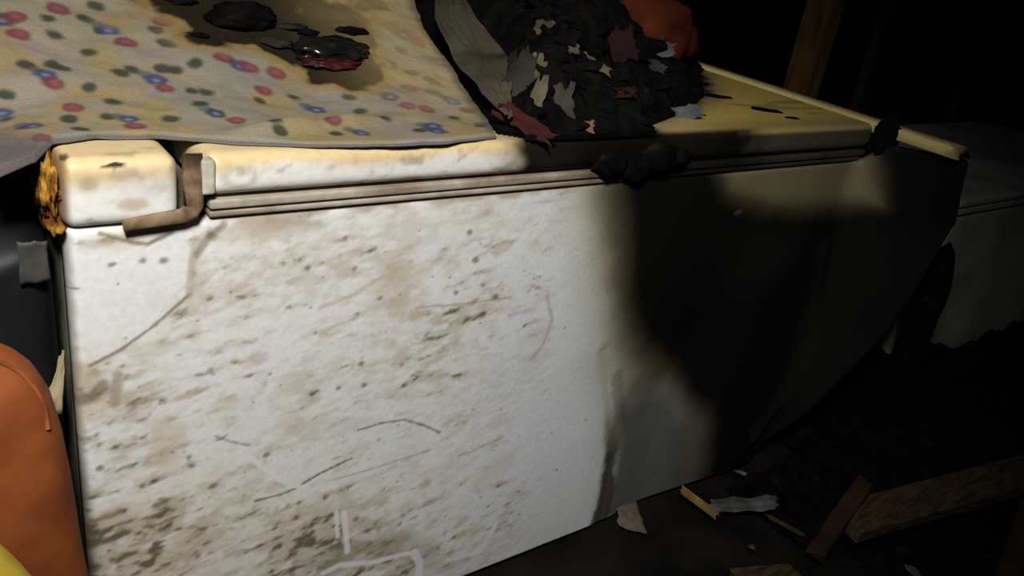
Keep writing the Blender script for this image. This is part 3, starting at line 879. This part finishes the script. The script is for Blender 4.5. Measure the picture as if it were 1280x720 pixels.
scrap('paper_scrap', 'narrow tan scrap in the middle of the burnt heap', 'scrap', 742, 86, 34, 9, -.5, M_cream, 4)
scrap('paper_scrap', 'pale grey scrap near the right of the heap', 'scrap', 818, 87, 22, 9, -.5, M_ashd, 5)
scrap('paper_scrap', 'pale grey sliver at the top of the heap below the orange cloth', 'scrap', 815, 50, 24, 4, -.1, M_ashd, 6)
scrap('paper_scrap', 'ragged cream scrap beside the scorched grey cloth', 'scrap', 664, 95, 22, 26, -.7, M_cream, 7, .012)
scrap('paper_scrap', 'long ragged tan scrap below the ragged cream one', 'scrap', 668, 132, 16, 40, -.25, M_cream, 8, .012)
scrap('cloth_scrap', 'grey tattered cloth left of the tan scrap in the heap', 'cloth', 642, 115, 34, 60, -.2, M_tatter, 9, .012)
scrap('cloth_scrap', 'dull grey cloth tatter at the foot of the heap', 'cloth', 702, 135, 24, 40, 0, M_tatter, 10, .006)
scrap('cloth_scrap', 'dark crimson cloth below the orange cloth in the heap', 'cloth', 775, 66, 34, 34, .2, M_crimson, 11, .012)
scrap('cloth_scrap', 'small crimson rag low in the burnt heap', 'cloth', 778, 124, 26, 12, .1, M_crimson, 12, .010)
scrap('paper_scrap', 'ash-grey crumpled scrap at the right foot of the heap', 'scrap', 850, 146, 46, 14, .2, noise_mat('dark_ash', (.03, .033, .036), (.09, .095, .10), 40, .85, .5), 13)
scrap('wood_scrap', 'small tan chip at the front lip under the heap', 'scrap', 765, 187, 22, 12, 0, noise_mat('tan_chip', (.10, .06, .025), (.19, .12, .05), 25, .85, .4), 14, .012)
scrap('paper_scrap', 'grey-green tatter below the grey sliver', 'scrap', 822, 66, 36, 12, 0, noise_mat('greenish_ash', (.02, .026, .024), (.06, .07, .065), 30, .85, .5), 15)

# orange-red cloth bundle behind the heap
p = on_surface(815, 40, top_z); p = CAM + ray(808, 38) * 1.44
V, F = blob((p[0], p[1], p[2] - .01), (.105, .06, .078), 31, .35, 2.2, 4, squash_floor=TT + .03)
o = mesh_obj('orange_cloth', V, F, M_burntorange)
tag(o, 'crumpled orange-red cloth on top of the burnt heap', 'cloth')

# scorched grey cloth hanging over the quilt's burnt edge
def over(a, b):
    a = np.asarray(a); b = np.asarray(b)
    return np.maximum(top_z(a, b), TT + .008 + heap_q(a, b) * ss(.9, .6, a))
ol = [(548, 14), (565, 8), (585, 45), (612, 52), (624, 60), (626, 130), (620, 158), (596, 132), (574, 100), (555, 68)]
nu, nv = 60, 70
u, v = np.meshgrid(np.linspace(0, 1, nu), np.linspace(0, 1, nv), indexing='ij')
vy = np.array([0, .25, .5, .75, 1.0]); 
lx = np.interp(v, vy, [536, 540, 558, 588, 622]); rx = np.interp(v, vy, [572, 598, 626, 630, 630]); py_ = 8 + v * 154
px_ = lx + u * (rx - lx) + 6 * (fbm(v * 9, u * 0, 5) - .5)
G = np.zeros(u.shape + (3,))
base_pts = np.array([[over_pt for over_pt in [on_surface(px_[i, j], py_[i, j], over)]][0] for i in range(0, nu, 59) for j in range(nv)]).reshape(2, nv, 3)
G = base_pts[0][None] * (1 - u[..., None]) + base_pts[1][None] * u[..., None]
G[..., 2] += .018 + .016 * (fbm(u * 4, v * 3, 215, 4) - .5)
G[..., 1] -= .012
o = mesh_obj('grey_cloth', G.reshape(-1, 3), grid_faces(nu, nv), M_greycloth); solidify(o, .002)
tag(o, 'scorched grey cloth hanging along the burnt right edge of the quilt', 'cloth')

# burnt things on the quilt
p = on_surface(303, 32, flat)
k = np.linalg.norm(p - CAM) / FPX
V, F = blob(p + np.array([0, 0, .012]), (40 * k, 28 * k, 16 * k), 41, .35, 2.2, 4)
o = mesh_obj('charred_lump', V, F, M_char); tag(o, 'matt black charred lump lying on the quilt, farther left one', 'lump')
p = on_surface(418, 80, flat); k = np.linalg.norm(p - CAM) / FPX
mc = thing('melted_case', 'melted shiny black case with red underside in a hole of the quilt', 'case', tuple(p))
V, F = blob(p + np.array([.004, .012, .014]), (46 * k, 24 * k, 15 * k), 44, .50, 2.4, 4)
mesh_obj('case_top', V, F, M_gloss, mc)
V, F = blob(p + np.array([-.006, -.006, .002]), (36 * k, 16 * k, 7 * k), 47, .45, 3.0, 4)
o = mesh_obj('case_underside', V, F, M_meltred, mc); o['label'] = 'dark red melted underside'
for i, (a, b, s, sd_) in enumerate(((345, 55, 20, 3), (440, 40, 18, 4), (365, 35, 16, 6), (225, 3, 18, 8), (385, 42, 14, 9), (250, 46, 10, 10))):
    p = on_surface(a, b, flat); k = np.linalg.norm(p - CAM) / FPX
    V, F = blob(p + np.array([0, 0, .002]), (s * k, s * k * .8, s * k * .22), 60 + sd_, .5, 2.5, 3)
    o = mesh_obj('burnt_tatter', V, F, M_tatter if i in (0, 2) else M_char)
    tag(o, 'small flat burnt tatter stuck to the scorched part of the quilt', 'tatter', 'burnt tatters on the quilt')

# ------------------------------------------------------------------ left of the refrigerator
def upright_bag(c, rx, ry, h, seed, n=40, m=40, top=.35, amp=.06, power=2.6, prof=None):
    th = np.linspace(0, 2 * math.pi, n, endpoint=False); s = np.linspace(0, 1, m)
    T, S_ = np.meshgrid(th, s, indexing='ij')
    cx = np.sign(np.cos(T)) * np.abs(np.cos(T)) ** (2 / power); cy = np.sign(np.sin(T)) * np.abs(np.sin(T)) ** (2 / power)
    rr = np.where(S_ > 1 - top, np.sqrt(np.maximum(1 - ((S_ - (1 - top)) / top) ** 2, 0)), 1.0)
    if prof is not None:
        rr = np.interp(S_ * h, prof[0], prof[1]) / rx
    rr = rr * (1 - .10 * ss(.12, 0, S_))
    nz_ = fbm(cx * 2.2 + 7, S_ * 4 + cy * 1.3, seed, 4)
    rr = rr * (1 + amp * (nz_ - .5) * 2 * ss(1, .9, S_))
    V = np.stack([c[0] + rx * rr * cx, c[1] + ry * rr * cy, c[2] + S_ * h], -1).reshape(-1, 3)
    F = []
    for i in range(n):
        for j in range(m - 1):
            a = i * m + j; b = ((i + 1) % n) * m + j
            F.append([a, b, b + 1, a + 1])
    F.append([i * m for i in range(n)][::-1])
    return V, F
sack = thing('black_sack', 'black plastic sack standing against the left end of the refrigerator', 'sack', (-.13, .13, 0))
V, F = upright_bag((-.132, .140, 0), .129, .132, on_plane(66, 268, 1, .02)[2], 301, n=110, m=110, top=.07, amp=.02, power=7.0)
V[:, 2] -= np.maximum(-.03 - V[:, 0], 0) * .30 * (V[:, 2] > .3)
mesh_obj('sack_body', V, F, M_black, sack)
V, F, _, _ = patch(*[on_plane(a, b, 1, .006) for a, b in ((26, 357), (62, 352), (58, 300), (22, 304))], 10, 10, .002, 3, 4, ragged=.15)
o = mesh_obj('tape_patch', V, F, M_tape, sack); solidify(o, .001); o['label'] = 'grey tape patch'
cu = thing('orange_cushion', 'upright worn orange upholstered cushion at the lower left', 'cushion', (-.15, -.06, 0))
CY = -.062
pe = [on_plane(a, b, 1, CY) for a, b in ((109, 720), (95, 640), (84, 575), (74, 525), (62, 488), (44, 461), (22, 444), (0, 434), (-30, 428), (-60, 427))]
CX = pe[-1][0]
pz = np.array([0.] + [q[2] for q in pe]); pr = np.array([pe[0][0] - CX + .004] + [q[0] - CX for q in pe]); pr[-1] = .001
V, F = upright_bag((CX, CY, 0), pr[0], .056, pz[-1], 311, n=90, m=110, top=.42, amp=.015, power=3.0, prof=(pz, pr))
mesh_obj('cushion_body', V, F, M_orange, cu)
qx, qy = px_of(V)
# piping seam along the shoulder of the cushion, laid on its surface
pts = []
for (a, b) in ((-40, 446), (-15, 449), (5, 455), (26, 466), (42, 482), (54, 505), (61, 535)):
    d = np.hypot(qx - a, qy - b) + 400 * (V[:, 1] > -.05)
    pts.append(V[np.argmin(d)] + np.array([0, -.0015, .0]))
tube(pts, .0020, M_orange_d, 'piping', cu, 8)
# torn card wedged between cushion and refrigerator
Y0 = -.004
V, F, _, _ = patch(on_plane(52, 516, 1, Y0), on_plane(79, 518, 1, Y0), on_plane(81, 438, 1, Y0 + .01), on_plane(76, 446, 1, Y0 + .01), 12, 12, .004, 3, 9)
o = mesh_obj('torn_card', V, F, M_card); solidify(o, .002); tag(o, 'small tan torn card wedged between orange cushion and refrigerator', 'card')
# yellow cloth in the corner
p = on_plane(-34, 700, 1, -.150)
V, F = upright_bag((p[0], -.160, 0), .040, .034, p[2] + .055, 321, n=50, m=50, top=.5, amp=.08, power=2.2)
V[:, 0] -= (V[:, 2] - p[2]) * .25
o = mesh_obj('yellow_cloth', V, F, M_yellow); tag(o, 'yellow cloth bundle in the bottom left corner before the cushion', 'cloth')

# ------------------------------------------------------------------ background
V, F = beam((2.78, 1.2, 0), (2.78, 1.2, 2.4), .10, .10, up=(0, 1, 0), seed=5)
o = mesh_obj('timber_post', V, F, M_post, smooth=False); tag(o, 'thick brown timber post standing behind the refrigerator', 'post')
V, F = beam((3.17, 1.18, 0), (3.14, 1.20, 2.2), .03, .03, up=(0, 1, 0), seed=6)
o = mesh_obj('thin_pole', V, F, M_pole, smooth=False); tag(o, 'thin grey upright pole right of the thick timber post', 'pole')
a = on_plane(1188, 140, 1, .9); b = on_plane(1252, 10, 1, .9)
V, F = beam(a - (b - a) * 1.0, b + (b - a) * .8, .035, .03, up=(0, 1, 0), seed=7)
o = mesh_obj('leaning_stick', V, F, M_pole, smooth=False); tag(o, 'thin dark stick leaning in the far right background', 'stick')

ch = thing('metal_chest', 'grimy white metal chest standing behind the right end of the refrigerator', 'chest', (2.33, .30, 0))
V, F = rounded_box((1.77, .04, .0), (2.90, .55, .462), .015, .05); mesh_obj('chest_body', V, F, M_grime_white, ch)
V, F = rounded_box((1.755, .03, .480), (2.915, .56, .500), .008, .05); mesh_obj('chest_lid', V, F, M_grime_grey, ch)
V, F = rounded_box((1.762, .034, .463), (2.908, .556, .479), .004, .05); mesh_obj('lid_trim', V, F, M_grime_white, ch)

# planks and rubble on the floor at the right
def plank(name, label, a, b, w, t, mat, seed, cat='plank', **k):
    V, F = beam(a, b, w, t, seed=seed, jag=.03, nseg=14, **k)
    o = mesh_obj(name, V, F, mat, smooth=False); return tag(o, label, cat)
a = on_plane(1062, 652, 2, .05); b = on_plane(1290, 590, 2, .10)
plank('wooden_plank', 'long brown plank lying across the rubble at the lower right', a, b + (b - a) * .3, .075, .024, M_wood2, 11)
a = on_plane(1165, 487, 2, .06); b = on_plane(1290, 445, 2, .10)
plank('wooden_plank', 'shorter dim plank farther back beside the right frame edge', a, b + (b - a) * .3, .06, .022, M_wood2, 12)
a = on_plane(1262, 730, 2, .01); b = a + np.array([0.02, .02, .17])
V, F = beam(a, b, .05, .04, up=(0, 1, 0), seed=13, jag=.02)
o = mesh_obj('timber_stub', V, F, M_wood3, smooth=False)
tag(o, 'reddish upright timber stub under the long plank at the frame corner', 'timber')
a = on_plane(1015, 700, 2, .01); b = on_plane(1080, 605, 2, .09)
plank('split_stick', 'dark split stick leaning beside the end of the long plank', a, b, .03, .02, M_wood3, 14, 'stick')
a = on_plane(915, 722, 2, .012); b = on_plane(985, 716, 2, .012)
plank('timber_offcut', 'tan timber end at the bottom edge of the floor', a, b, .03, .012, M_wood2, 15, 'timber')
a = on_plane(855, 614, 2, .02); b = on_plane(890, 640, 2, .012)
plank('wood_splinter', 'bright yellow wood splinter below the burnt corner', a, b, .014, .008, noise_mat('yellow_wood', (.12, .075, .02), (.24, .16, .05), 30, .8, .3), 16, 'splinter')
a = on_plane(965, 648, 2, .008); b = on_plane(1003, 668, 2, .008)
plank('twig', 'thin brown twig right of the white crumpled strip', a, b, .006, .006, M_wood2, 17, 'twig')
a = on_plane(888, 627, 2, .01); b = on_plane(970, 622, 2, .01); d_ = on_plane(888, 642, 2, .01); c_ = on_plane(970, 640, 2, .01)
V, F, _, _ = patch(d_, c_, b, a, 30, 12, .006, 5, 21, ragged=.2); V[:, 2] += .006
o = mesh_obj('paper_strip', V, F, M_ash); solidify(o, .002); tag(o, 'crumpled off-white strip lying on the black floor', 'paper')
for (px, py, w_, s, lb, mt) in ((925, 590, 12, 3, 'small pale flake on the floor above the off-white strip', M_ash), (940, 684, 14, 4, 'small grey flake on the floor below the off-white strip', M_ash),
                                (1140, 712, 16, 5, 'pale crumb under the long plank', M_ash), (1168, 362, 14, 6, 'dull yellow flake by the flared burnt sheet', M_cream)):
    p = on_plane(px, py, 2, .012); k = np.linalg.norm(p - CAM) / FPX
    V, F = shard(p, w_ * k * .7, 400 + s, .3)
    o = mesh_obj('pale_flake', V, F, mt, smooth=False); tag(o, lb, 'flake')
# black rubble covering the floor at the right
nh = 170
gx, gy = np.meshgrid(np.linspace(1.10, 2.9, nh), np.linspace(-.75, .9, nh), indexing='ij')
rise = ss(1.25, 1.9, gx) * .14 + ss(1.1, 1.4, gx) * .02
gz = rise * (.3 + 1.2 * fbm(gx * 6, gy * 6, 401, 4)) + .03 * (fbm(gx * 30, gy * 30, 403, 3) - .4)
gz = gz * ss(1.10, 1.2, gx) * ss(.9, .75, gy) * ss(-.75, -.6, gy) - .012
out = ~((gx > 1.74) & (gy > .015) & (gy < .58)) & ~((gx < 1.32) & (gy > -.02))
f = grid_faces(nh, nh); f = f[out.ravel()[f].all(1)]
used = np.unique(f); remap = -np.ones(nh * nh, int); remap[used] = np.arange(len(used))
o = mesh_obj('rubble', np.stack([gx, gy, gz], -1).reshape(-1, 3)[used], remap[f], M_char, smooth=False)
tag(o, 'black burnt rubble covering the floor at the right', 'rubble', kind='stuff')
p = on_plane(1188, 302, 1, -.06)
V, F = upright_bag((p[0], -.06, 0), .030, .03, p[2], 331, n=24, m=24, top=.3, amp=.15, power=2.2)
V[:, 0] += .02 * (1 - V[:, 2] / p[2])
o = mesh_obj('charred_stump', V, F, M_char); tag(o, 'black charred stump standing before the metal chest', 'stump')
